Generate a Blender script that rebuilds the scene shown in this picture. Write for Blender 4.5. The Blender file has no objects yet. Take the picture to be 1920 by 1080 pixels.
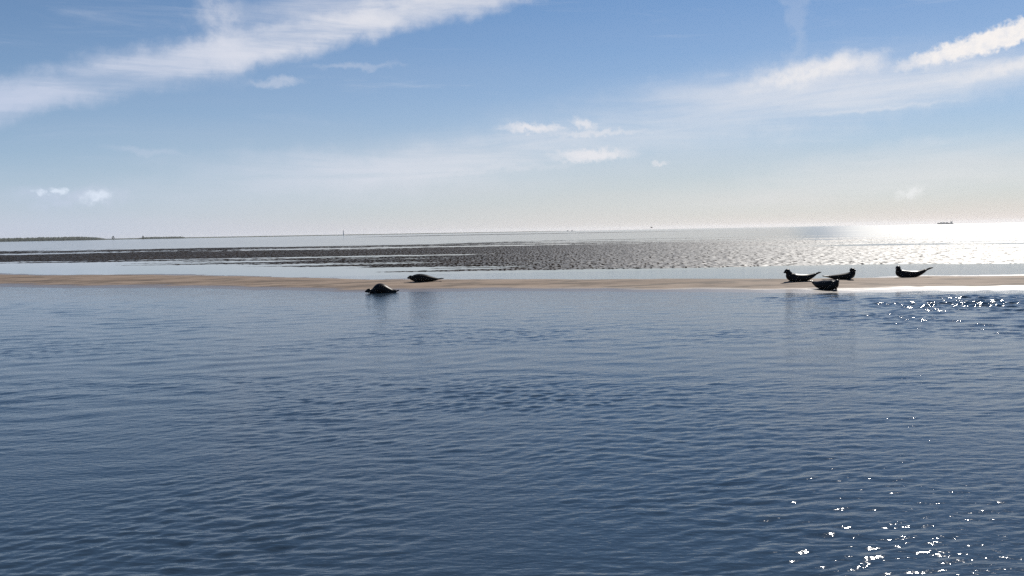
import bpy, bmesh, math, random
import numpy as np
from mathutils import Vector, Matrix, Euler

random.seed(7)
rad = math.radians
scene = bpy.context.scene
COL = scene.collection

# ------------------------------------------------------------------ camera
PITCH, ROLL, HFOV, CAM_H = 3.63, -1.05, 60.0, 2.6
F_PX = 960.0 / math.tan(rad(HFOV / 2))          # focal length in pixels of the 1920 px wide photograph
cam_data = bpy.data.cameras.new('camera')
cam_data.sensor_fit = 'HORIZONTAL'
cam_data.angle = rad(HFOV)
cam_data.clip_start = 0.1
cam_data.clip_end = 120000.0
cam = bpy.data.objects.new('camera', cam_data)
COL.objects.link(cam)
CAM_ROT = Matrix.Rotation(rad(90 - PITCH), 4, 'X') @ Matrix.Rotation(rad(ROLL), 4, 'Z')
CAM_LOC = Vector((0, 0, CAM_H))
cam.matrix_world = Matrix.Translation(CAM_LOC) @ CAM_ROT
scene.camera = cam

# ------------------------------------------------------------------ light
SUN_EL, SUN_AZ = 37.0, 30.5                     # degrees; azimuth clockwise from +Y
sun_data = bpy.data.lights.new('sun', 'SUN')
sun_data.energy = 5.0
sun_data.angle = rad(0.53)
sun_data.color = (1.0, 0.95, 0.87)
sun = bpy.data.objects.new('sun', sun_data)
COL.objects.link(sun)
SUN_DIR = Vector((math.sin(rad(SUN_AZ)) * math.cos(rad(SUN_EL)),
                  math.cos(rad(SUN_AZ)) * math.cos(rad(SUN_EL)), math.sin(rad(SUN_EL))))
sun.rotation_euler = SUN_DIR.to_track_quat('Z', 'Y').to_euler()
sun.location = (0, 0, 50)

vs = scene.view_settings
vs.view_transform = 'Standard'
vs.look = 'None'
vs.gamma = 1.0
vs.exposure = 0.25
vs.use_curve_mapping = False
scene.cycles.use_denoising = False
scene.cycles.use_adaptive_sampling = False
scene.cycles.max_bounces = 5
scene.cycles.caustics_reflective = False
scene.cycles.caustics_refractive = False
scene.cycles.sample_clamp_indirect = 1.5


def px_dir(px, py):
    d = Vector(((px - 960) / F_PX, (540 - py) / F_PX, -1.0))
    return (CAM_ROT.to_3x3() @ d).normalized()


def px_azel(px, py):
    d = px_dir(px, py)
    return math.degrees(math.atan2(d.x, d.y)), math.degrees(math.asin(d.z))


# ------------------------------------------------------------------ sky (world)
SKY_STRENGTH = 0.06
world = bpy.data.worlds.new('World')
scene.world = world
world.use_nodes = True
wt = world.node_tree
for n in list(wt.nodes):
    wt.nodes.remove(n)


class NT:
    """short way to write node trees"""
    def __init__(self, tree):
        self.t = tree

    def new(self, kind, **kw):
        n = self.t.nodes.new(kind)
        for k, v in kw.items():
            setattr(n, k, v)
        return n

    def put(self, sock, v):
        if isinstance(v, bpy.types.NodeSocket):
            self.t.links.new(v, sock)
        elif v is not None:
            sock.default_value = v

    def math(self, op, a, b=None, c=None, clamp=False):
        n = self.new('ShaderNodeMath', operation=op, use_clamp=clamp)
        for s, v in zip(n.inputs, (a, b, c)):
            self.put(s, v)
        return n.outputs[0]

    def vmath(self, op, a, b=None, out=0):
        n = self.new('ShaderNodeVectorMath', operation=op)
        self.put(n.inputs[0], a)
        if b is not None:
            self.put(n.inputs[1], b)
        return n.outputs[out]

    def mrange(self, v, a, b, c, d, smooth=True):
        n = self.new('ShaderNodeMapRange')
        n.interpolation_type = 'SMOOTHSTEP' if smooth else 'LINEAR'
        self.put(n.inputs['Value'], v)
        for k, x in zip(('From Min', 'From Max', 'To Min', 'To Max'), (a, b, c, d)):
            self.put(n.inputs[k], x)
        return n.outputs[0]

    def mix(self, f, a, b, blend='MIX'):
        n = self.new('ShaderNodeMix', data_type='RGBA', blend_type=blend)
        self.put(n.inputs[0], f)
        self.put(n.inputs[6], a)
        self.put(n.inputs[7], b)
        return n.outputs[2]

    def noise(self, vec, scale, detail=4, rough=0.55, out='Fac', dist=0.0):
        n = self.new('ShaderNodeTexNoise')
        self.put(n.inputs['Vector'], vec)
        n.inputs['Scale'].default_value = scale
        n.inputs['Detail'].default_value = detail
        n.inputs['Roughness'].default_value = rough
        n.inputs['Distortion'].default_value = dist
        return n.outputs[out]

    def comb(self, x, y, z=0.0):
        n = self.new('ShaderNodeCombineXYZ')
        for s, v in zip(n.inputs, (x, y, z)):
            self.put(s, v)
        return n.outputs[0]


W = NT(wt)
out = W.new('ShaderNodeOutputWorld')
bg = W.new('ShaderNodeBackground')
bg.inputs['Strength'].default_value = SKY_STRENGTH
wt.links.new(bg.outputs[0], out.inputs['Surface'])
sky = W.new('ShaderNodeTexSky', sky_type='NISHITA')
sky.sun_disc = False
sky.sun_elevation = rad(SUN_EL)
sky.sun_rotation = rad(SUN_AZ)
sky.altitude = 0
sky.air_density = 0.9
sky.dust_density = 0.0
sky.ozone_density = 3.0

tc = W.new('ShaderNodeTexCoord')
sep = W.new('ShaderNodeSeparateXYZ')
wt.links.new(tc.outputs['Generated'], sep.inputs[0])
DEG = 180 / math.pi
az = W.math('MULTIPLY', W.math('ARCTAN2', sep.outputs[0], sep.outputs[1]), DEG)
el = W.math('MULTIPLY', W.math('ARCSINE', sep.outputs[2]), DEG)
uv = W.comb(az, el)
# streaky and puffy noise in degrees of sky; streaks slightly tilted like the cirrus
tilt = W.new('ShaderNodeMapping', vector_type='POINT')
tilt.inputs['Rotation'].default_value = (0, 0, rad(-12))
tilt.inputs['Scale'].default_value = (0.06, 0.62, 1)
W.put(tilt.inputs['Vector'], uv)
n_streak = W.noise(tilt.outputs[0], 1.0, 9, 0.66, dist=0.6)
n_big = W.noise(tilt.outputs[0], 0.45, 4, 0.5)
n_puff = W.noise(uv, 1.6, 6, 0.6)
n_puffc = W.noise(uv, 0.55, 6, 0.62, out='Color')
warp = W.vmath('MULTIPLY', W.vmath('SUBTRACT', n_puffc, (0.5, 0.5, 0.5)), (4.2, 1.5, 0.0))
uv_w = W.vmath('ADD', uv, warp)
warp2 = W.vmath('MULTIPLY', W.vmath('SUBTRACT', W.noise(uv, 2.2, 5, 0.6, out='Color'), (0.5, 0.5, 0.5)), (1.5, 1.0, 0.0))
uv_c = W.vmath('ADD', uv, warp2)


def blob(cx, cy, rx, ry, ang, amp, edge=0.7, vec=None, tex=None, tmin=0.3, tmax=0.62, tlow=0.25):
    """soft elongated cloud patch, centre and radii given in photograph pixels, turned into sky angles"""
    a, e = px_azel(cx, cy)
    k = math.degrees(1 / F_PX) * math.cos(rad(a)) ** 1.0
    m = W.new('ShaderNodeMapping', vector_type='TEXTURE')
    m.inputs['Location'].default_value = (a, e, 0)
    m.inputs['Rotation'].default_value = (0, 0, rad(ang))
    m.inputs['Scale'].default_value = (rx * k, ry * k, 1)
    W.put(m.inputs['Vector'], vec if vec is not None else uv_w)
    g = W.new('ShaderNodeTexGradient', gradient_type='SPHERICAL')
    wt.links.new(m.outputs[0], g.inputs[0])
    v = W.mrange(g.outputs['Fac'], 0.0, edge, 0.0, amp)
    if tex is not None:
        v = W.math('MULTIPLY', v, W.mrange(tex, tmin, tmax, tlow, 1.0))
    return v


masks = [
    # the long band of cirrus rising to the right
    blob(230, 140, 430, 56, 14, 0.74, 0.8, tex=n_streak, tlow=0.35),
    blob(-120, 215, 340, 58, 14, 0.70, 0.8, tex=n_streak, tlow=0.4),
    blob(560, 72, 340, 46, 13, 0.82, 0.8, tex=n_streak, tlow=0.4),
    blob(830, 8, 300, 45, 11, 0.65, 0.7, tex=n_streak, tlow=0.5),
    blob(415, 50, 75, 130, 12, 0.5, 1.0, tex=n_puff, tlow=0.5),
    blob(640, 10, 260, 50, 6, 0.5, 0.8, tex=n_streak, tlow=0.2),
    blob(520, 153, 70, 10, 0, 0.35, 0.9),
    blob(660, 124, 120, 8, 2, 0.22, 0.9),
    # right hand clouds with their veil
    blob(1890, 66, 230, 26, 12, 1.0, 0.5, vec=uv_c, tex=n_puff, tlow=0.8),
    blob(1510, 140, 170, 34, 5, 0.75, 0.9, tex=n_puff, tlow=0.6),
    blob(1580, 122, 90, 30, 0, 0.6, 0.9),
    blob(1930, 120, 190, 24, 6, 0.6, 0.9, tex=n_puff, tlow=0.5),
    blob(1700, 165, 520, 66, 5, 0.50, 0.9, tex=n_streak, tlow=0.4),
    blob(1350, 170, 260, 46, 4, 0.28, 0.9, tex=n_streak, tlow=0.3),
    blob(1650, 204, 200, 7, 2, 0.22, 0.9),
    blob(1500, 25, 26, 190, -4, 0.10, 0.9),  # faint upright light ray, painted into the sky with the cloud colour
    # small wisps in the middle
    blob(1000, 240, 90, 12, -2, 0.85, 0.9, vec=uv_c),
    blob(1095, 232, 34, 15, -18, 0.7, 0.9, vec=uv_c),
    blob(1110, 250, 130, 9, 0, 0.5, 0.9, vec=uv_c),
    blob(1110, 290, 105, 17, 0, 0.85, 0.8, vec=uv_c),
    blob(1237, 308, 24, 7, 0, 0.5, 0.9, vec=uv_c),
    # thin veils lower down
    blob(880, 290, 330, 50, 8, 0.32, 0.9, tex=n_streak),
    blob(640, 318, 420, 46, -3, 0.35, 0.9, tex=n_streak),
    blob(900, 318, 330, 10, 3, 0.22, 0.9),
    blob(270, 282, 90, 10, -6, 0.22, 0.9),
    blob(1720, 290, 420, 40, 4, 0.25, 0.9, tex=n_streak),
    blob(130, 372, 160, 28, 0, 0.55, 1.0, tex=n_puff, tlow=0.5),
    blob(1330, 215, 760, 110, 6, 0.30, 1.0, tex=n_streak, tlow=0.35),
    blob(760, 300, 620, 60, 5, 0.30, 1.0, tex=n_streak, tlow=0.35),
    blob(620, 352, 640, 60, 2, 0.40, 1.0, tex=n_streak, tlow=0.5),
    blob(1650, 345, 620, 52, 3, 0.38, 1.0, tex=n_streak, tlow=0.5),
    # little cumulus heads on the left and the lone one on the right
]
cloud = masks[0]
for m_ in masks[1:]:                       # screen them together
    cloud = W.math('SUBTRACT', W.math('ADD', cloud, m_), W.math('MULTIPLY', cloud, m_))
# faint general cirrus everywhere, so the sky goes on beyond the frame as it is in view
gen = W.math('MULTIPLY', W.mrange(n_streak, 0.54, 0.82, 0.0, 0.30), W.mrange(el, 1, 8, 0, 1))
cloud = W.math('SUBTRACT', W.math('ADD', cloud, gen), W.math('MULTIPLY', cloud, gen))
# sunward factor for cloud brightness
sd = W.vmath('DOT_PRODUCT', tc.outputs['Generated'], tuple(SUN_DIR), out=1)
sunward = W.mrange(sd, 0.45, 0.98, 0.0, 1.0, smooth=False)
ccol = W.mix(sunward, (8.0, 8.9, 11.2, 1), (14.0, 13.2, 12.4, 1))
# pale band of haze lying over the horizon
hz_f = W.math('MULTIPLY', W.math('POWER', 2.718, W.math('MULTIPLY', W.math('ABSOLUTE', el), -0.165)), 0.96)
hz_f = W.math('MULTIPLY', hz_f, W.mrange(n_big, 0.25, 0.75, 0.85, 1.06))
hcol = W.mix(sunward, (8.0, 8.6, 10.4, 1), (11.8, 9.4, 7.6, 1))
tint = W.mix(1.0, sky.outputs[0], (0.64, 0.90, 1.07, 1), 'MULTIPLY')
base = W.mix(W.math('MINIMUM', hz_f, 1.0), tint, hcol)
final = W.mix(cloud, base, ccol)
heads = [
    blob(75, 361, 16, 8, -20, 0.6, 0.9, vec=uv_c),
    blob(113, 360, 22, 11, -12, 0.7, 0.9, vec=uv_c),
    blob(182, 368, 36, 17, 8, 0.75, 0.9, vec=uv_c, tex=n_puff, tlow=0.4),
    blob(1704, 362, 36, 15, 14, 0.5, 0.9, vec=uv_c, tex=n_puff, tlow=0.5),
]
hd = heads[0]
for m_ in heads[1:]:
    hd = W.math('MAXIMUM', hd, m_)
final = W.mix(hd, final, W.mix(sunward, (10.8, 12.0, 13.8, 1), (14.5, 14.0, 13.4, 1)))
wt.links.new(final, bg.inputs['Color'])


# ------------------------------------------------------------------ helpers
def mat(name):
    m = bpy.data.materials.new(name)
    m.use_nodes = True
    t = m.node_tree
    b = t.nodes['Principled BSDF']
    return m, NT(t), b


def link_obj(name, mesh, parent=None, kind=None, label=None, category=None, group=None):
    o = bpy.data.objects.new(name, mesh)
    COL.objects.link(o)
    if parent is not None:
        o.parent = parent
    for k, v in (('kind', kind), ('label', label), ('category', category), ('group', group)):
        if v:
            o[k] = v
    return o


def grid_mesh(name, X, Y, Z, material, smooth=True):
    r, c = X.shape
    me = bpy.data.meshes.new(name)
    co = np.stack([X, Y, Z], -1).reshape(-1, 3).astype(np.float32)
    idx = np.arange(r * c).reshape(r, c)
    q = np.stack([idx[:-1, :-1], idx[:-1, 1:], idx[1:, 1:], idx[1:, :-1]], -1).reshape(-1, 4)
    me.vertices.add(len(co))
    me.vertices.foreach_set('co', co.ravel())
    me.loops.add(q.size)
    me.loops.foreach_set('vertex_index', q.ravel().astype(np.int32))
    me.polygons.add(len(q))
    me.polygons.foreach_set('loop_start', np.arange(0, q.size, 4, dtype=np.int32))
    me.update(calc_edges=True)
    me.validate()
    if smooth:
        me.polygons.foreach_set('use_smooth', np.ones(len(q), dtype=bool))
    me.materials.append(material)
    return me


def vnoise(x, y, seed=0):
    """2-D value noise, -1..1"""
    xi, yi = np.floor(x), np.floor(y)
    fx, fy = x - xi, y - yi
    fx, fy = fx * fx * (3 - 2 * fx), fy * fy * (3 - 2 * fy)

    def h(i, j):
        n = (i.astype(np.int64) * 374761393 + j.astype(np.int64) * 668265263 + seed * 974711) & 0x7fffffff
        n = ((n ^ (n >> 13)) * 1274126177) & 0x7fffffff
        n = (n ^ (n >> 16)) & 0xffff
        return n / 32767.5 - 1.0
    a, b, c, d = h(xi, yi), h(xi + 1, yi), h(xi, yi + 1), h(xi + 1, yi + 1)
    return (a * (1 - fx) + b * fx) * (1 - fy) + (c * (1 - fx) + d * fx) * fy


def fbm(x, y, seed=0, oct=4, gain=0.5):
    s, a, t = 0, 1.0, 0
    for k in range(oct):
        s = s + a * vnoise(x, y, seed + 17 * k)
        t += a
        a *= gain
        x, y = x * 2.03 + 5.1, y * 2.03 + 9.7
    return s / t


def sstep(a, b, x):
    t = np.clip((x - a) / (b - a), 0, 1)
    return t * t * (3 - 2 * t)


def flat_point(px, py, z=0.0):
    d = px_dir(px, py)
    t = (z - CAM_H) / d.z
    return CAM_LOC + d * t


# ------------------------------------------------------------------ terrain heights
near_edge = [flat_point(x, y) for x, y in ((-500, 536), (0, 538), (400, 542), (700, 548), (960, 546), (1300, 549), (1560, 550.5), (1920, 547), (2500, 540))]
far_edge = [flat_point(x, y) for x, y in ((-500, 504), (0, 512.5), (400, 517), (700, 521.5), (1000, 522), (1300, 522), (1600, 519.5), (1900, 516.5), (2500, 508))]
NX = np.array([p.x for p in near_edge]); NY = np.array([p.y for p in near_edge])
FX = np.array([p.x for p in far_edge]); FY = np.array([p.y for p in far_edge])


def smooth_curve(xs, ys):
    gx = np.linspace(xs[0], xs[-1], 400)
    gy = np.interp(gx, xs, ys)
    k = np.hanning(41); k /= k.sum()
    gy = np.convolve(np.pad(gy, 20, mode='edge'), k, mode='valid')
    return lambda x: np.interp(x, gx, gy)


near_f, far_f = smooth_curve(NX, NY), smooth_curve(FX, FY)


def bank_z(x, y):
    """height of the sandbank above the water"""
    n = near_f(x) + 1.7 * fbm(x * 0.16, y * 0.05, 3, 5, 0.6)
    f = far_f(x) + 2.6 * fbm(x * 0.12, y * 0.06, 5, 4)
    t = (y - n) / (f - n)
    crest = 0.21 + 0.05 * fbm(x * 0.1, y * 0.1, 9, 3)
    up = sstep(0.0, 0.55, t) * 0.55 + np.clip(t / 0.5, 0, 1) * 0.45
    down = 1 - sstep(0.55, 1.0, t)
    z = crest * up * down
    z = np.where(t < 0, t * (f - n) * 0.06, z)
    z = np.where(t > 1, (1 - t) * (f - n) * 0.03, z)
    z = z + (0.022 * fbm(x * 0.5, y * 0.9, 11, 4) + 0.010 * fbm(x * 3, y * 4, 13, 3)) * sstep(0.02, 0.2, t)
    return z


def bank_point(px, py):
    d = px_dir(px, py)
    t = 25.0
    while t < 90:
        p = CAM_LOC + d * t
        if p.z <= float(bank_z(np.array([p.x]), np.array([p.y]))[0]):
            return p
        t += 0.02
    return flat_point(px, py)


# ------------------------------------------------------------------ materials of the setting
# foreground water
m_water, T, B = mat('channel_water')
g = T.new('ShaderNodeNewGeometry')
B.inputs['Base Color'].default_value = (0.027, 0.045, 0.068, 1)
B.inputs['Roughness'].default_value = 0.055
B.inputs['IOR'].default_value = 1.333
mp = T.new('ShaderNodeMapping'); mp.inputs['Scale'].default_value = (9, 20, 9); mp.inputs['Rotation'].default_value = (0, 0, rad(8))
T.put(mp.inputs['Vector'], g.outputs['Position'])
bmp = T.new('ShaderNodeBump'); bmp.inputs['Strength'].default_value = 1.0; bmp.inputs['Distance'].default_value = 0.0065
T.put(bmp.inputs['Height'], T.noise(mp.outputs[0], 1.0, 3, 0.5))
T.put(B.inputs['Normal'], bmp.outputs[0])

# water standing on the flats and the open sea beyond
m_sea, T, B = mat('still_tidal_water')
B.inputs['Base Color'].default_value = (0.012, 0.024, 0.030, 1)
B.inputs['IOR'].default_value = 1.333
g = T.new('ShaderNodeNewGeometry')
dist = T.vmath('LENGTH', g.outputs['Position'], out=1)
mp = T.new('ShaderNodeMapping'); mp.inputs['Scale'].default_value = (0.012, 0.03, 1)
T.put(mp.inputs['Vector'], g.outputs['Position'])
patch = T.noise(mp.outputs[0], 1.0, 4, 0.6)
far = T.mrange(dist, 60, 240, 0.0, 1.0)
sps = T.new('ShaderNodeSeparateXYZ'); T.put(sps.inputs[0], g.outputs['Position'])
wind = T.mrange(T.math('SUBTRACT', T.math('DIVIDE', sps.outputs[0], T.math('ADD', dist, 1.0)), 0.02), 0.27, 0.36, 0.0, 1.0)   # calm in the lee of the coast, ruffled off to the west
rgh = T.math('MULTIPLY', T.mrange(patch, 0.3, 0.7, 0.8, 1.15), T.mrange(wind, 0, 1, 0.05, 0.43, False))
T.put(B.inputs['Roughness'], T.math('ADD', T.math('MULTIPLY', far, rgh), 0.03))
mp = T.new('ShaderNodeMapping'); mp.inputs['Scale'].default_value = (0.9, 2.4, 1)
T.put(mp.inputs['Vector'], g.outputs['Position'])
bmp = T.new('ShaderNodeBump'); bmp.inputs['Strength'].default_value = 0.5; bmp.inputs['Distance'].default_value = 0.004
T.put(bmp.inputs['Height'], T.noise(mp.outputs[0], 1.0, 3, 0.5))
T.put(B.inputs['Normal'], bmp.outputs[0])

# sand: pale when dry, darker and glossy where the water has just left it
m_sand, T, B = mat('beach_sand')
g = T.new('ShaderNodeNewGeometry')
sp = T.new('ShaderNodeSeparateXYZ'); T.put(sp.inputs[0], g.outputs['Position'])
mp = T.new('ShaderNodeMapping'); mp.inputs['Scale'].default_value = (0.25, 0.6, 1)
T.put(mp.inputs['Vector'], g.outputs['Position'])
n1 = T.noise(mp.outputs[0], 1.0, 6, 0.6)
n2 = T.noise(g.outputs['Position'], 9.0, 4, 0.6)
dry = T.mix(T.mrange(n1, 0.3, 0.7, 0, 1), (0.165, 0.115, 0.080, 1), (0.29, 0.215, 0.158, 1))
dry = T.mix(T.mrange(n2, 0.3, 0.75, 0.0, 0.35), dry, (0.20, 0.15, 0.11, 1))
mps = T.new('ShaderNodeMapping'); mps.inputs['Scale'].default_value = (0.35, 1.3, 1); mps.inputs['Rotation'].default_value = (0, 0, rad(6))
T.put(mps.inputs['Vector'], g.outputs['Position'])
n3 = T.noise(mps.outputs[0], 1.0, 5, 0.65)
dry = T.mix(T.mrange(n3, 0.49, 0.60, 0.0, 0.85), dry, (0.085, 0.062, 0.045, 1))      # damp hollows and weed lines
hgt = T.math('ADD', sp.outputs[2], T.math('MULTIPLY', T.math('SUBTRACT', n1, 0.5), 0.10))
wet = T.mrange(hgt, 0.015, 0.085, 1.0, 0.0)
T.put(B.inputs['Base Color'], T.mix(wet, dry, (0.15, 0.115, 0.09, 1)))
T.put(B.inputs['Roughness'], T.mrange(wet, 0, 1, 0.85, 0.30))
T.put(B.inputs['Specular IOR Level'], T.mrange(wet, 0, 1, 0.22, 0.5))
bmp = T.new('ShaderNodeBump'); bmp.inputs['Strength'].default_value = 0.6; bmp.inputs['Distance'].default_value = 0.01
T.put(bmp.inputs['Height'], n2)
T.put(B.inputs['Normal'], bmp.outputs[0])

# dark wet silt of the tidal flat
m_mud, T, B = mat('wet_mud')
g = T.new('ShaderNodeNewGeometry')
mp = T.new('ShaderNodeMapping'); mp.inputs['Scale'].default_value = (0.05, 0.2, 1)
T.put(mp.inputs['Vector'], g.outputs['Position'])
n1 = T.noise(mp.outputs[0], 1.0, 5, 0.6)
T.put(B.inputs['Base Color'], T.mix(T.mrange(n1, 0.35, 0.65, 0, 1), (0.016, 0.014, 0.013, 1), (0.032, 0.026, 0.023, 1)))
mp2 = T.new('ShaderNodeMapping'); mp2.inputs['Scale'].default_value = (4.6, 0.75, 1)
T.put(mp2.inputs['Vector'], g.outputs['Position'])
n2 = T.noise(mp2.outputs[0], 1.0, 2, 0.5)
spm = T.new('ShaderNodeSeparateXYZ'); T.put(spm.inputs[0], g.outputs['Position'])
wetter = T.mrange(T.math('DIVIDE', spm.outputs[0], spm.outputs[1]), -0.15, 0.28, -0.06, 0.075)      # the flat drains towards the left, stays flooded on the right
film = T.mrange(T.math('ADD', n2, wetter), 0.42, 0.58, 0.0, 1.0)                  # films of water lying between drained ripple crests
T.put(B.inputs['Roughness'], T.mrange(film, 0, 1, 0.75, 0.56))
B.inputs['IOR'].default_value = 1.36
T.put(B.inputs['Specular IOR Level'], T.mrange(film, 0, 1, 0.0, 0.80))

# ------------------------------------------------------------------ the channel in front: real waves
TANW = 0.78
ys = [4.0]
while ys[-1] < 56:
    ys.append(ys[-1] + 0.018 + 0.0018 * (ys[-1] - 4))
ys = np.array(ys)
ts = np.linspace(-TANW, TANW, 740)
X = ys[:, None] * ts[None, :]
Y = np.repeat(ys[:, None], len(ts), 1)
rng = np.random.default_rng(3)
Z = np.zeros_like(X)
wx = X + 0.35 * fbm(X * 0.5, Y * 0.5, 41, 2)
wy = Y + 0.30 * fbm(X * 0.45, Y * 0.7, 43, 2)
NW = 60
gust = 0.60 + 0.95 * fbm(X * 0.06, Y * 0.22, 51, 3)
gust2 = 0.75 + 0.8 * fbm(X * 0.35 + 7, Y * 0.5, 53, 2)
gap = near_f(X) - Y
lee = 0.22 + 0.78 * sstep(6, 25, gap)
shoal = sstep(6, 16, X) * sstep(0.3, 2.5, gap) * (1 - sstep(11, 17, gap))      # choppier strip off the bank on the right
fine = np.clip(gust, 0.15, 1.5) * np.clip(gust2, 0.2, 1.6) * lee + 5.5 * shoal * np.clip(0.45 + 1.3 * fbm(X * 0.3, Y * 0.35, 55, 3), 0, 1.5)
broad = np.clip(0.55 + 0.6 * fbm(X * 0.05, Y * 0.12, 57, 2), 0.2, 1.2) * (0.45 + 0.55 * sstep(2, 14, gap)) + 3.0 * shoal
for k in range(NW):
    lam = 0.07 * (1.2 / 0.07) ** (k / (NW - 1)) * rng.uniform(0.93, 1.07)
    a_ = rad(rng.normal(-12, 22))
    slope = 0.021 if lam < 0.26 else (0.013 if lam < 0.5 else 0.007)
    amp = slope * lam / (2 * math.pi) * 1.41
    kk = 2 * math.pi / lam
    ph = (wx * math.sin(a_) + wy * math.cos(a_)) * kk + rng.uniform(0, 6.28)
    s = np.sin(ph)
    keep = sstep(2.0, 4.0, lam / (0.018 + 0.0021 * (Y - 4)))       # drop waves the grid cannot carry
    Z += amp * s * (fine if lam < 0.55 else broad) * keep
link_obj('sea_channel', grid_mesh('sea_channel', X, Y, Z, m_water), kind='structure')
# the channel beyond the fine mesh
X2, Y2 = np.meshgrid(np.linspace(-600, 600, 25), np.linspace(-300, 34, 12))
link_obj('sea_channel', grid_mesh('sea_channel_outer', X2, Y2, np.full_like(X2, -0.10), m_water), kind='structure')

# ------------------------------------------------------------------ sandbank
ty = np.concatenate([np.linspace(-0.35, 0.0, 12)[:-1], np.linspace(0, 1.0, 90), np.linspace(1, 1.35, 12)[1:]])
xs = np.linspace(-70, 70, 760)
X = np.repeat(xs[None, :], len(ty), 0)
n_, f_ = near_f(xs), far_f(xs)
Y = n_[None, :] + ty[:, None] * (f_ - n_)[None, :]
link_obj('sandbank', grid_mesh('sandbank', X, Y, bank_z(X, Y), m_sand), kind='structure')

# ------------------------------------------------------------------ tidal flat: rippled mud with standing water
ys = [40.0]
while ys[-1] < 330:
    ys.append(ys[-1] + 0.11 + 0.0030 * (ys[-1] - 40))
ys = np.array(ys)
ts = np.linspace(-0.78, 0.78, 760)
X = ys[:, None] * ts[None, :]
Y = np.repeat(ys[:, None], len(ts), 1)
s = Y - far_f(np.clip(X, -70, 70))
Xr = X + 0.15 * Y
level = 0.12 * fbm(Xr * 0.011, Y * 0.075, 61, 4) + 0.10 * fbm(Xr * 0.03, Y * 0.28, 67, 4)
base = -0.045 + 0.035 * sstep(3, 9, s) + 0.034 * sstep(5, 16, s)
base -= 0.16 * sstep(170, 300, Y + 60 * fbm(X * 0.014, Y * 0.03, 71, 4))
tx = X / Y
# the long smooth pool behind the bank and the small one behind the seals on the right
pool = np.exp(-((s - (13 + 5 * (tx + 0.2))) / 5.0) ** 2) * sstep(-0.5, -0.33, tx) * (1 - sstep(0.10, 0.18, tx))
pool2 = np.exp(-((s - 7) / 4.5) ** 2) * sstep(0.22, 0.28, tx) * (1 - sstep(0.37, 0.42, tx))
base -= 0.030 * np.clip(pool + pool2, 0, 1)
base -= 0.035 * (1 - sstep(-0.62, -0.40, tx)) * (1 - sstep(90, 140, Y))
# ripples: height grows a little with the grid so they stay resolved
lam = 0.17 + 0.0027 * (Y - 40)
rip = fbm(X / lam, Y / (lam * 0.9), 73, 2, 0.6) + 0.4 * vnoise(X / (lam * 2.7), Y / (lam * 2), 79)
dry_mud = base + level
Z = dry_mud * np.where(dry_mud > 0, 0.35, 1) + 0.046 * np.maximum(rip + 0.45, 0) * sstep(-0.01, 0.015, dry_mud)
link_obj('mudflat', grid_mesh('mudflat', X, Y, Z, m_mud), kind='structure')

# ------------------------------------------------------------------ still water and open sea, one sheet to the horizon
mid = 0.5 * (near_f(xs) + far_f(xs))
sx = np.concatenate([[-20000, -3000, -300], xs[::20], [300, 3000, 20000]])
sy0 = np.concatenate([[mid[0]] * 3, mid[::20], [mid[-1]] * 3])
rows = [sy0] + [np.full_like(sx, d) for d in (100, 200, 400, 1000, 3000, 8000, 20000)]
Y = np.stack(rows)
X = np.repeat(sx[None, :], len(rows), 0)
link_obj('open_sea', grid_mesh('open_sea', X, Y, np.zeros_like(X), m_sea), kind='structure')


# ------------------------------------------------------------------ materials of the things
def plain(name, col, rough=0.6, var=0.25, scale=3.0, ior=1.45):
    m, T, B = mat(name)
    tcn = T.new('ShaderNodeTexCoord')
    n = T.noise(tcn.outputs['Object'], scale, 4, 0.6)
    dark = tuple(c * (1 - var) for c in col) + (1,)
    lite = tuple(min(1, c * (1 + var)) for c in col) + (1,)
    T.put(B.inputs['Base Color'], T.mix(T.mrange(n, 0.3, 0.7, 0, 1), dark, lite))
    B.inputs['Roughness'].default_value = rough
    B.inputs['IOR'].default_value = ior
    return m


def seal_material(name, back, belly, spot, wet):
    m, T, B = mat(name)
    tcn = T.new('ShaderNodeTexCoord')
    sepn = T.new('ShaderNodeSeparateXYZ'); T.put(sepn.inputs[0], tcn.outputs['Object'])
    n = T.noise(tcn.outputs['Object'], 5.0, 4, 0.6)
    base = T.mix(T.mrange(T.math('ADD', sepn.outputs[2], T.math('MULTIPLY', n, 0.12)), 0.08, 0.30, 0, 1), belly + (1,), back + (1,))
    v = T.new('ShaderNodeTexVoronoi'); v.inputs['Scale'].default_value = 22
    T.put(v.inputs['Vector'], tcn.outputs['Object'])
    sp = T.math('MULTIPLY', T.mrange(v.outputs['Distance'], 0.16, 0.30, 1, 0), T.mrange(n, 0.42, 0.58, 0, 0.8))
    T.put(B.inputs['Base Color'], T.mix(sp, base, spot + (1,)))
    B.inputs['Roughness'].default_value = 0.52 - 0.16 * wet
    B.inputs['IOR'].default_value = 1.4
    B.inputs['Specular IOR Level'].default_value = 0.12
    fn = T.noise(tcn.outputs['Object'], 60.0, 3, 0.6)
    bm_ = T.new('ShaderNodeBump'); bm_.inputs['Strength'].default_value = 0.08; bm_.inputs['Distance'].default_value = 0.004
    T.put(bm_.inputs['Height'], fn)
    T.put(B.inputs['Normal'], bm_.outputs[0])
    return m


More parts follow.
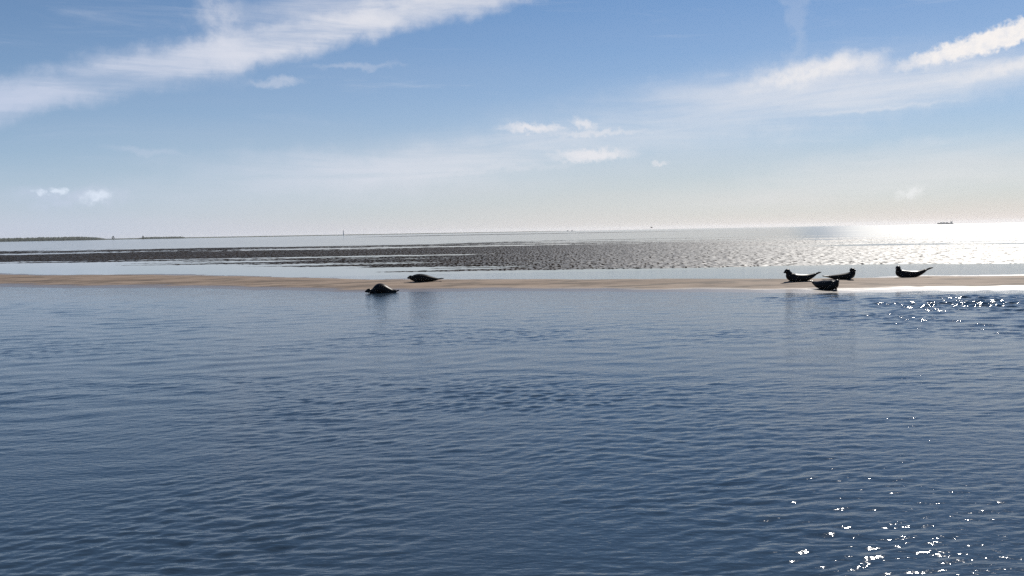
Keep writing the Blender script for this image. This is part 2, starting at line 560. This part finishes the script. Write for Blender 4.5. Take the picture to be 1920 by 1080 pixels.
m_seal_dark = seal_material('wet_dark_seal_fur', (0.018, 0.016, 0.016), (0.032, 0.028, 0.025), (0.008, 0.008, 0.008), 1.0)
m_seal_brown = seal_material('brown_seal_fur', (0.018, 0.015, 0.013), (0.028, 0.023, 0.019), (0.012, 0.010, 0.009), 0.6)
m_seal_grey = seal_material('grey_seal_fur', (0.020, 0.019, 0.019), (0.034, 0.031, 0.029), (0.012, 0.012, 0.012), 0.85)
m_eye = plain('seal_eye', (0.006, 0.005, 0.005), 0.1, 0.1)
m_nose = plain('seal_nose', (0.01, 0.009, 0.009), 0.35, 0.1)


# ------------------------------------------------------------------ seals
def catmull(P, n):
    P = [np.array(p, float) for p in P]
    P = [2 * P[0] - P[1]] + P + [2 * P[-1] - P[-2]]
    res = []
    for i in range(1, len(P) - 2):
        p0, p1, p2, p3 = P[i - 1:i + 3]
        for k in range(n):
            t = k / n
            res.append(0.5 * (2 * p1 + (p2 - p0) * t + (2 * p0 - 5 * p1 + 4 * p2 - p3) * t * t + (3 * p1 - p0 - 3 * p2 + p3) * t ** 3))
    res.append(P[-2])
    return res


def loft(bm, P, n=5, seg=18, side=Vector((0, 1, 0)), sq=1.0):
    """P rows: x, y, z, half thickness (in the bending plane), half width (along side)"""
    R = catmull(P, n)
    rings = []
    for i, r in enumerate(R):
        a = Vector(R[max(i - 1, 0)][:3]); b = Vector(R[min(i + 1, len(R) - 1)][:3])
        tan = (b - a).normalized()
        sd = (side - tan * side.dot(tan)).normalized()
        up = sd.cross(tan).normalized()
        c = Vector(r[:3])
        ht, hw = max(r[3], 0.003), max(r[4], 0.003)
        rings.append([bm.verts.new(c + sd * (hw * math.cos(q)) + up * (ht * math.sin(q)))
                      for q in (2 * math.pi * k / seg for k in range(seg))])
    for a, b in zip(rings, rings[1:]):
        for k in range(seg):
            bm.faces.new((a[k], a[(k + 1) % seg], b[(k + 1) % seg], b[k]))
    bm.faces.new(rings[0]); bm.faces.new(rings[-1][::-1])


def ball(bm, c, r, rot=None):
    M = Matrix.Translation(c) @ (rot.to_matrix().to_4x4() if rot else Matrix()) @ Matrix.Diagonal((r[0], r[1], r[2], 1))
    bmesh.ops.create_uvsphere(bm, u_segments=20, v_segments=14, radius=1.0, matrix=M)


def remeshed(bm, name, material, voxel=0.013, smooth=6):
    bmesh.ops.recalc_face_normals(bm, faces=bm.faces)
    me = bpy.data.meshes.new(name)
    bm.to_mesh(me); bm.free()
    o = bpy.data.objects.new('temporary', me)
    COL.objects.link(o)
    md = o.modifiers.new('r', 'REMESH'); md.mode = 'VOXEL'; md.voxel_size = voxel; md.use_smooth_shade = True
    sm = o.modifiers.new('s', 'SMOOTH'); sm.iterations = smooth; sm.factor = 0.5
    dg = bpy.context.evaluated_depsgraph_get()
    me2 = bpy.data.meshes.new_from_object(o.evaluated_get(dg))
    bpy.data.objects.remove(o, do_unlink=True)
    bpy.data.meshes.remove(me)
    me2.name = name
    me2.materials.clear(); me2.materials.append(material)
    me2.polygons.foreach_set('use_smooth', np.ones(len(me2.polygons), dtype=bool))
    return me2


def ball_mesh(name, r, material):
    bm = bmesh.new()
    bmesh.ops.create_uvsphere(bm, u_segments=10, v_segments=8, radius=r)
    me = bpy.data.meshes.new(name); bm.to_mesh(me); bm.free()
    me.polygons.foreach_set('use_smooth', np.ones(len(me.polygons), dtype=bool))
    me.materials.append(material)
    return me


eye_me = ball_mesh('eye', 0.017, m_eye)
nose_me = ball_mesh('nose', 0.018, m_nose)


def make_seal(label, material, loc, yaw, spine, head, look, flip=1, tail_spread=1.0, flippers=(1, -1), tail_dir=None, tail_len=0.24, sink=0.015, size=1.0):
    """spine: rows x, z, half thickness, half width from the neck back to the root of the tail (head towards -x);
    head: centre of the skull; look: direction of the muzzle. Local x runs along the animal."""
    root = bpy.data.objects.new('harbour_seal', None)
    COL.objects.link(root)
    root.empty_display_size = 0.3
    root['label'] = label; root['category'] = 'seal'; root['group'] = 'seals hauled out along the sandbank'
    root.location = (loc.x, loc.y, loc.z - sink)
    root.rotation_euler = (0, 0, rad(yaw))
    root.scale = (size, size, size)
    bm = bmesh.new()
    look = Vector(look).normalized()
    hc = Vector(head)
    P = [(hc.x, hc.y, hc.z, 0.088, 0.088)] + [(x, 0, z, t, w) for x, z, t, w in spine]
    loft(bm, P)
    # skull, muzzle, cheeks
    q = look.to_track_quat('X', 'Z')
    ball(bm, hc, (0.125, 0.102, 0.098), q)
    lz = (q @ Vector((0, 0, 1))); ly = (q @ Vector((0, 1, 0)))
    ball(bm, hc + look * 0.105 - lz * 0.022, (0.080, 0.058, 0.050), q)
    ball(bm, hc + look * 0.135 - lz * 0.030 + ly * 0.024, (0.042, 0.036, 0.034), q)
    ball(bm, hc + look * 0.135 - lz * 0.030 - ly * 0.024, (0.042, 0.036, 0.034), q)
    # hind flippers: two flat fans held together behind the tail
    e = spine[-1]; d_ = spine[-2]
    td = Vector(tail_dir) if tail_dir else Vector((e[0] - d_[0], 0, e[1] - d_[1]))
    td.normalize()
    for sgn in (1, -1):
        o = Vector((e[0], 0.03 * sgn, e[1])) - td * 0.06
        sp_ = Vector((0, 0.30 * sgn * tail_spread, 0))
        pts = []
        for k, (f, tk, wd) in enumerate(((0, .035, .04), (.35, .028, .045), (.7, .022, .06), (.92, .016, .06), (1.0, .010, .03))):
            c = o + (td + sp_ * f) * (tail_len * f + 0.06 * min(1, f * 3))
            pts.append((c.x, c.y, c.z, tk * 1.15, wd))
        loft(bm, pts, 3, 12)
    # fore flippers: short paddles from the shoulder, resting on the sand
    sh = spine[1]
    for sgn in flippers:
        x0, z0, t0, w0 = sh
        pts = [(x0 + .03, sgn * w0 * .75, z0 - t0 * .35, .055, .05), (x0 + .09, sgn * (w0 + .05), max(z0 - t0 * .75, .06), .045, .06),
               (x0 + .17, sgn * (w0 + .12), .035, .024, .065), (x0 + .25, sgn * (w0 + .15), .024, .018, .055), (x0 + .29, sgn * (w0 + .16), .02, .014, .03)]
        loft(bm, pts, 3, 12)
    link_obj('body', remeshed(bm, 'seal_body', material), root)
    for sgn in (1, -1):
        ey = link_obj('eye', eye_me, root)
        ey.location = hc + look * 0.075 + ly * (0.074 * sgn) + lz * 0.038
    no = link_obj('nose', nose_me, root)
    no.location = hc + look * 0.175 - lz * 0.014
    return root


# banana pose, head and tail lifted, nose to the left
make_seal('seal arched like a banana, nose to the left, leftmost of the right-hand seals', m_seal_dark, bank_point(1494, 527.5), 3,
          [(-0.36, .37, .135, .14), (-0.29, .25, .19, .20), (-0.10, .180, .180, .23), (0.18, .165, .165, .22), (0.44, .175, .150, .19), (0.68, .245, .100, .13), (0.84, .315, .055, .08)],
          (-0.43, -0.01, .475), (-1, -0.15, -0.22))
# facing the camera with upright neck, tail high
make_seal('seal with upright neck and tail flippers held high, farthest right on the bank', m_seal_dark, bank_point(1707, 520), -2,
          [(-0.54, .36, .12, .12), (-0.49, .22, .17, .18), (-0.28, .175, .175, .21), (0.02, .155, .155, .20), (0.28, .170, .140, .18), (0.53, .260, .095, .12), (0.70, .345, .052, .08)],
          (-0.575, -0.05, .465), (-0.75, -0.65, -0.05), tail_len=0.30, tail_dir=(1, 0, 0.42))
# head up at the right
make_seal('seal with raised head at its right end, lying behind the stocky seal', m_seal_dark, bank_point(1578, 523.5), 180,
          [(-0.50, .33, .115, .12), (-0.42, .20, .155, .17), (-0.22, .150, .150, .19), (0.06, .130, .125, .18), (0.30, .120, .105, .15), (0.50, .135, .065, .10), (0.64, .150, .040, .06)],
          (-0.47, 0.0, .415), (-0.55, 0.75, 0.05), tail_dir=(1, 0, 0.12), tail_len=0.2)
# stocky, foreshortened, near the edge of the water
make_seal('stocky foreshortened seal at the water edge, in front of the other right-hand seals', m_seal_grey, bank_point(1551, 542.5), 180 - 58,
          [(-0.50, .33, .15, .16), (-0.40, .27, .22, .23), (-0.14, .235, .235, .29), (0.18, .225, .225, .28), (0.48, .225, .180, .23), (0.70, .28, .110, .14), (0.84, .340, .060, .09)],
          (-0.56, 0.0, .42), (-0.75, 0.55, -0.15), tail_dir=(1, 0, 0.55), tail_len=0.16, size=0.84)
# left pair
make_seal('dark seal lying flat on top of the bank with its shadow before it', m_seal_brown, bank_point(791, 528), 8,
          [(-0.50, .20, .105, .13), (-0.38, .20, .165, .20), (-0.14, .205, .205, .26), (0.14, .190, .190, .245), (0.42, .150, .140, .19), (0.66, .125, .085, .12), (0.80, .125, .048, .07)],
          (-0.55, -0.02, .245), (-1, -0.25, -0.02), tail_dir=(1, 0, 0.10), tail_len=0.3)
make_seal('wet humped seal half in the shallow water, leftmost of all', m_seal_dark, bank_point(714, 549.5), 6,
          [(-0.42, .14, .085, .10), (-0.30, .17, .13, .18), (-0.10, .26, .215, .26), (0.06, .255, .215, .26), (0.30, .165, .165, .21), (0.52, .110, .105, .14), (0.68, .125, .065, .09)],
          (-0.52, -0.01, .175), (-1, -0.35, -0.06), tail_dir=(1, 0, 0.30), tail_len=0.14, sink=0.055)

# ------------------------------------------------------------------ far shore
m_coast = plain('far_dike_grass', (0.045, 0.055, 0.035), 0.9, 0.3, 0.01)
m_wood = plain('far_wood_leaves', (0.030, 0.040, 0.026), 0.9, 0.35, 0.05)
m_bark = plain('bark', (0.05, 0.04, 0.03), 0.9)
m_white = plain('white_paint', (0.62, 0.62, 0.60), 0.5, 0.1)
m_red = plain('red_paint', (0.30, 0.05, 0.035), 0.5, 0.1)
m_hull = plain('ship_grey', (0.10, 0.11, 0.12), 0.5, 0.1)
m_deck = plain('ship_superstructure', (0.30, 0.30, 0.29), 0.5, 0.1)
m_bird = plain('dark_feathers', (0.05, 0.045, 0.045), 0.8, 0.2)


def at_dist(px, D):
    """ground point in the direction of a picture column, at distance D"""
    a = rad(px_azel(px, 440)[0])
    return Vector((D * math.sin(a), D * math.cos(a), 0))


def strip_mesh(name, pts, depth, material, clump=0.0, seed=1):
    """low rounded ridge along pts = (point, height): a land strip with real depth"""
    n = len(pts); prof = [(-0.5, 0.0), (-0.42, 0.55), (-0.2, 0.95), (0.1, 1.0), (0.35, 0.7), (0.5, 0.0)]
    X = np.zeros((len(prof), n)); Y = X.copy(); Z = X.copy()
    for i, (p, h) in enumerate(pts):
        out_ = Vector((p.x, p.y, 0)).normalized()
        for j, (o, k) in enumerate(prof):
            w = p + out_ * depth * o
            X[j, i], Y[j, i], Z[j, i] = w.x, w.y, h * k - 0.3
    if clump:
        rs = np.random.default_rng(seed)
        Z[1:-1] *= 1 + clump * rs.uniform(-1, 1, Z[1:-1].shape)
    return grid_mesh(name, X, Y, Z, material)


def shore(D, table, n):
    xs_ = np.linspace(table[0][0], table[-1][0], n)
    hs = np.interp(xs_, [t[0] for t in table], [t[1] for t in table])
    return [(at_dist(x, D), h * D / F_PX) for x, h in zip(xs_, hs)]


link_obj('low_coast', strip_mesh('low_coast', shore(4200, ((-500, 2.2), (0, 2.4), (200, 2.0), (640, 1.6), (1000, 1.1), (1120, 0.0)), 160), 260, m_coast, 0.10), kind='structure')
link_obj('far_woodland', strip_mesh('far_woodland', shore(4050, ((-500, 5.2), (-60, 5.4), (60, 6.0), (150, 6.0), (185, 4.2), (203, 1.0)), 420), 120, m_wood, 0.14, 5), kind='stuff',
         label='dark low belt of trees along the far coast at the left', category='woodland')
link_obj('far_woodland', strip_mesh('far_woodland_low', shore(4080, ((255, 1.5), (275, 3.4), (340, 3.2), (352, 1.0)), 60), 100, m_wood, 0.2, 6), kind='stuff',
         label='thin dark strip of low bushes right of the tree belt on the far coast', category='woodland')
link_obj('distant_shoal', strip_mesh('distant_shoal', shore(900, ((650, 0.5), (760, 1.2), (1150, 1.1), (1300, 0.8), (1420, 0.0)), 80), 60, m_mud, 0.2, 8), kind='structure')


def far_tree(px, hpx, label, seed):
    D = 4000.0
    p = at_dist(px, D); h = hpx * D / F_PX
    root = bpy.data.objects.new('lone_tree', None); COL.objects.link(root); root.location = p
    root['label'] = label; root['category'] = 'tree'; root['group'] = 'lone trees on the far coast'
    bm = bmesh.new()
    loft(bm, [(0, 0, -0.5, .55, .55), (0.2, 0, h * .3, .4, .4), (0, 0, h * .6, .25, .25)], 2, 8)
    me = bpy.data.meshes.new('trunk'); bm.to_mesh(me); bm.free(); me.materials.append(m_bark)
    link_obj('trunk', me, root)
    rs = random.Random(seed)
    bm = bmesh.new()
    for k in range(500):
        a_, r_ = rs.uniform(0, 6.28), h * .42 * rs.random() ** 0.5
        z = h * rs.uniform(0.25, 1.0)
        r_ *= math.sin(min(1, (h * 1.04 - z) / (h * .8)) * 1.7)
        c = Vector((r_ * math.cos(a_), r_ * math.sin(a_), z))
        s_ = rs.uniform(.25, .6)
        e_ = Euler((rs.uniform(0, 6), rs.uniform(0, 6), 0)).to_matrix()
        bm.faces.new([bm.verts.new(c + e_ @ Vector(v) * s_) for v in ((-1, -.6, 0), (1, -.6, 0), (1, .6, .2), (-1, .6, 0))])
    me = bpy.data.meshes.new('crown'); bm.to_mesh(me); bm.free(); me.materials.append(m_wood)
    link_obj('crown', me, root)


far_tree(212, 6.5, 'lone small tree on the far coast just right of the tree belt', 1)
far_tree(268, 6.0, 'lone small tree on the far coast above the bush strip', 2)


def box(bm, c, s):
    bmesh.ops.create_cube(bm, size=1.0, matrix=Matrix.Translation(c) @ Matrix.Diagonal((s[0], s[1], s[2], 1)))


def part(name, build, material, parent, bevel=0.0):
    bm = bmesh.new(); build(bm)
    if bevel:
        bmesh.ops.bevel(bm, geom=bm.edges[:], offset=bevel, segments=2, affect='EDGES')
    me = bpy.data.meshes.new(name); bm.to_mesh(me); bm.free(); me.materials.append(material)
    return link_obj(name, me, parent)


def empty(name, loc, yaw, label, category, group=None):
    o = bpy.data.objects.new(name, None); COL.objects.link(o)
    o.location = loc; o.rotation_euler = (0, 0, yaw)
    o['label'] = label; o['category'] = category
    if group:
        o['group'] = group
    return o


# pale slender beacon tower on the far coast
D = 4000.0
bk = empty('beacon_tower', at_dist(644, D), 0, 'pale slender beacon tower rising from the far coast left of centre', 'beacon')
hb = 9.5 * D / F_PX
part('tower', lambda bm: loft(bm, [(0, 0, -0.5, 2.2, 2.2), (0, 0, hb * .5, 1.7, 1.7), (0, 0, hb * .86, 1.3, 1.3)], 3, 14), m_white, bk)
part('gallery', lambda bm: loft(bm, [(0, 0, hb * .855, 2.1, 2.1), (0, 0, hb * .885, 2.1, 2.1)], 2, 14), m_hull, bk)
part('lantern', lambda bm: loft(bm, [(0, 0, hb * .88, 1.1, 1.1), (0, 0, hb * .95, 1.1, 1.1), (0, 0, hb, .15, .15)], 2, 12), m_deck, bk)

# cargo ship on the horizon at the right
D = 7000.0
L = 24 * D / F_PX
sp_ = at_dist(1772, D)
ship = empty('cargo_ship', sp_, -math.atan2(sp_.x, sp_.y), 'small dark ship on the horizon at the far right', 'ship')


def hull(bm):
    sect = [(-.5, .03, 1.0), (-.42, .5, .9), (-.2, 1, .85), (.2, 1, .85), (.42, 1, .9), (.5, .85, .95)]
    rings = []
    for u, w, hh in sect:
        b_ = 8.5 * w
        rings.append([bm.verts.new((u * L, y_, z_)) for y_, z_ in ((-b_ * .8, -1.0), (-b_, 9.5 * hh), (b_, 9.5 * hh), (b_ * .8, -1.0))])
    for a, b in zip(rings, rings[1:]):
        for k in range(4):
            bm.faces.new((a[k], a[(k + 1) % 4], b[(k + 1) % 4], b[k]))
    bm.faces.new(rings[0]); bm.faces.new(rings[-1][::-1])


part('hull', hull, m_hull, ship)
br = part('deckhouse', lambda bm: box(bm, (.38 * L, 0, 13.5), (.13 * L, 13, 9)), m_deck, ship)
part('funnel', lambda bm: loft(bm, [(.44 * L, 0, 18, 2, 2), (.445 * L, 0, 22, 1.8, 1.8)], 2, 10), m_hull, ship)
for u in (-.26, -.08, .10):
    part('hatch', lambda bm: box(bm, (u * L, 0, 11.2), (.15 * L, 11, 5.2)), m_hull, ship)
part('mast', lambda bm: loft(bm, [(-.43 * L, 0, 8, .5, .5), (-.43 * L, 0, 17, .3, .3)], 2, 8), m_hull, ship)


# two pale boats on the horizon, centre right
def far_boat(px, label, D=3800.0):
    p = at_dist(px, D)
    b = empty('fishing_boat', p, -math.atan2(p.x, p.y), label, 'boat', 'small boats on the horizon')

    def hl(bm):
        rings = []
        for u, w, hh in ((-5.5, .05, 2.6), (-4, .7, 2.0), (0, 1, 1.5), (4.5, .9, 1.7)):
            rings.append([bm.verts.new((u, y_ * w, z_)) for y_, z_ in ((-1.3, -.4), (-2, hh), (2, hh), (1.3, -.4))])
        for a, c in zip(rings, rings[1:]):
            for k in range(4):
                bm.faces.new((a[k], a[(k + 1) % 4], c[(k + 1) % 4], c[k]))
        bm.faces.new(rings[0]); bm.faces.new(rings[-1][::-1])
    part('hull', hl, m_deck, b)
    part('wheelhouse', lambda bm: box(bm, (-1.2, 0, 2.9), (3, 2.6, 2.8)), m_deck, b)
    part('mast', lambda bm: loft(bm, [(.8, 0, 1.2, .18, .18), (.8, 0, 8.0, .12, .12)], 2, 8), m_hull, b)
    part('boom', lambda bm: loft(bm, [(.8, 0, 3.0, .12, .12), (4.6, 0, 6.5, .1, .1)], 2, 8), m_hull, b)


far_boat(1065, 'tiny pale boat on the horizon near centre, the left one of two')
far_boat(1073, 'tiny pale boat on the horizon near centre, the right one of two')

# a dark bird low over the flats
dv = px_dir(1221.5, 426.5)
bl = CAM_LOC + dv * (170 / dv.y)
bird = empty('flying_bird', bl, rad(25), 'tiny dark bird flying just above the horizon right of centre', 'bird')


def bird_body(bm):
    loft(bm, [(-.22, 0, .02, .02, .02), (-.16, 0, .02, .045, .045), (-.02, 0, 0, .075, .075), (.12, 0, 0, .05, .05), (.26, 0, .01, .012, .05)], 4, 10)
    for sgn in (1, -1):
        loft(bm, [(-.03, sgn * .04, .02, .03, .10), (-.05, sgn * .22, .12, .018, .09), (.0, sgn * .40, .10, .01, .06), (.06, sgn * .52, .04, .006, .02)], 3, 8, side=Vector((1, 0, 0)))


bm = bmesh.new(); bird_body(bm)
link_obj('body', remeshed(bm, 'bird_body', m_bird, 0.014, 2), bird)

# ------------------------------------------------------------------ the air over the sea
bm = bmesh.new()
box(bm, (0, 0, 29.0), (46000, 46000, 62.0))
me = bpy.data.meshes.new('haze'); bm.to_mesh(me); bm.free()
m_haze = bpy.data.materials.new('sea_haze'); m_haze.use_nodes = True
ht = m_haze.node_tree
ht.nodes.remove(ht.nodes['Principled BSDF'])
pv = ht.nodes.new('ShaderNodeVolumePrincipled')
pv.inputs['Color'].default_value = (0.92, 0.94, 0.97, 1)
pv.inputs['Density'].default_value = 2.8e-5
pv.inputs['Anisotropy'].default_value = 0.4
ht.links.new(pv.outputs[0], ht.nodes['Material Output'].inputs['Volume'])
m_haze.cycles.volume_sampling = 'DISTANCE'
me.materials.append(m_haze)
link_obj('haze', me, kind='stuff', label='thin pale sea haze over the water', category='haze')
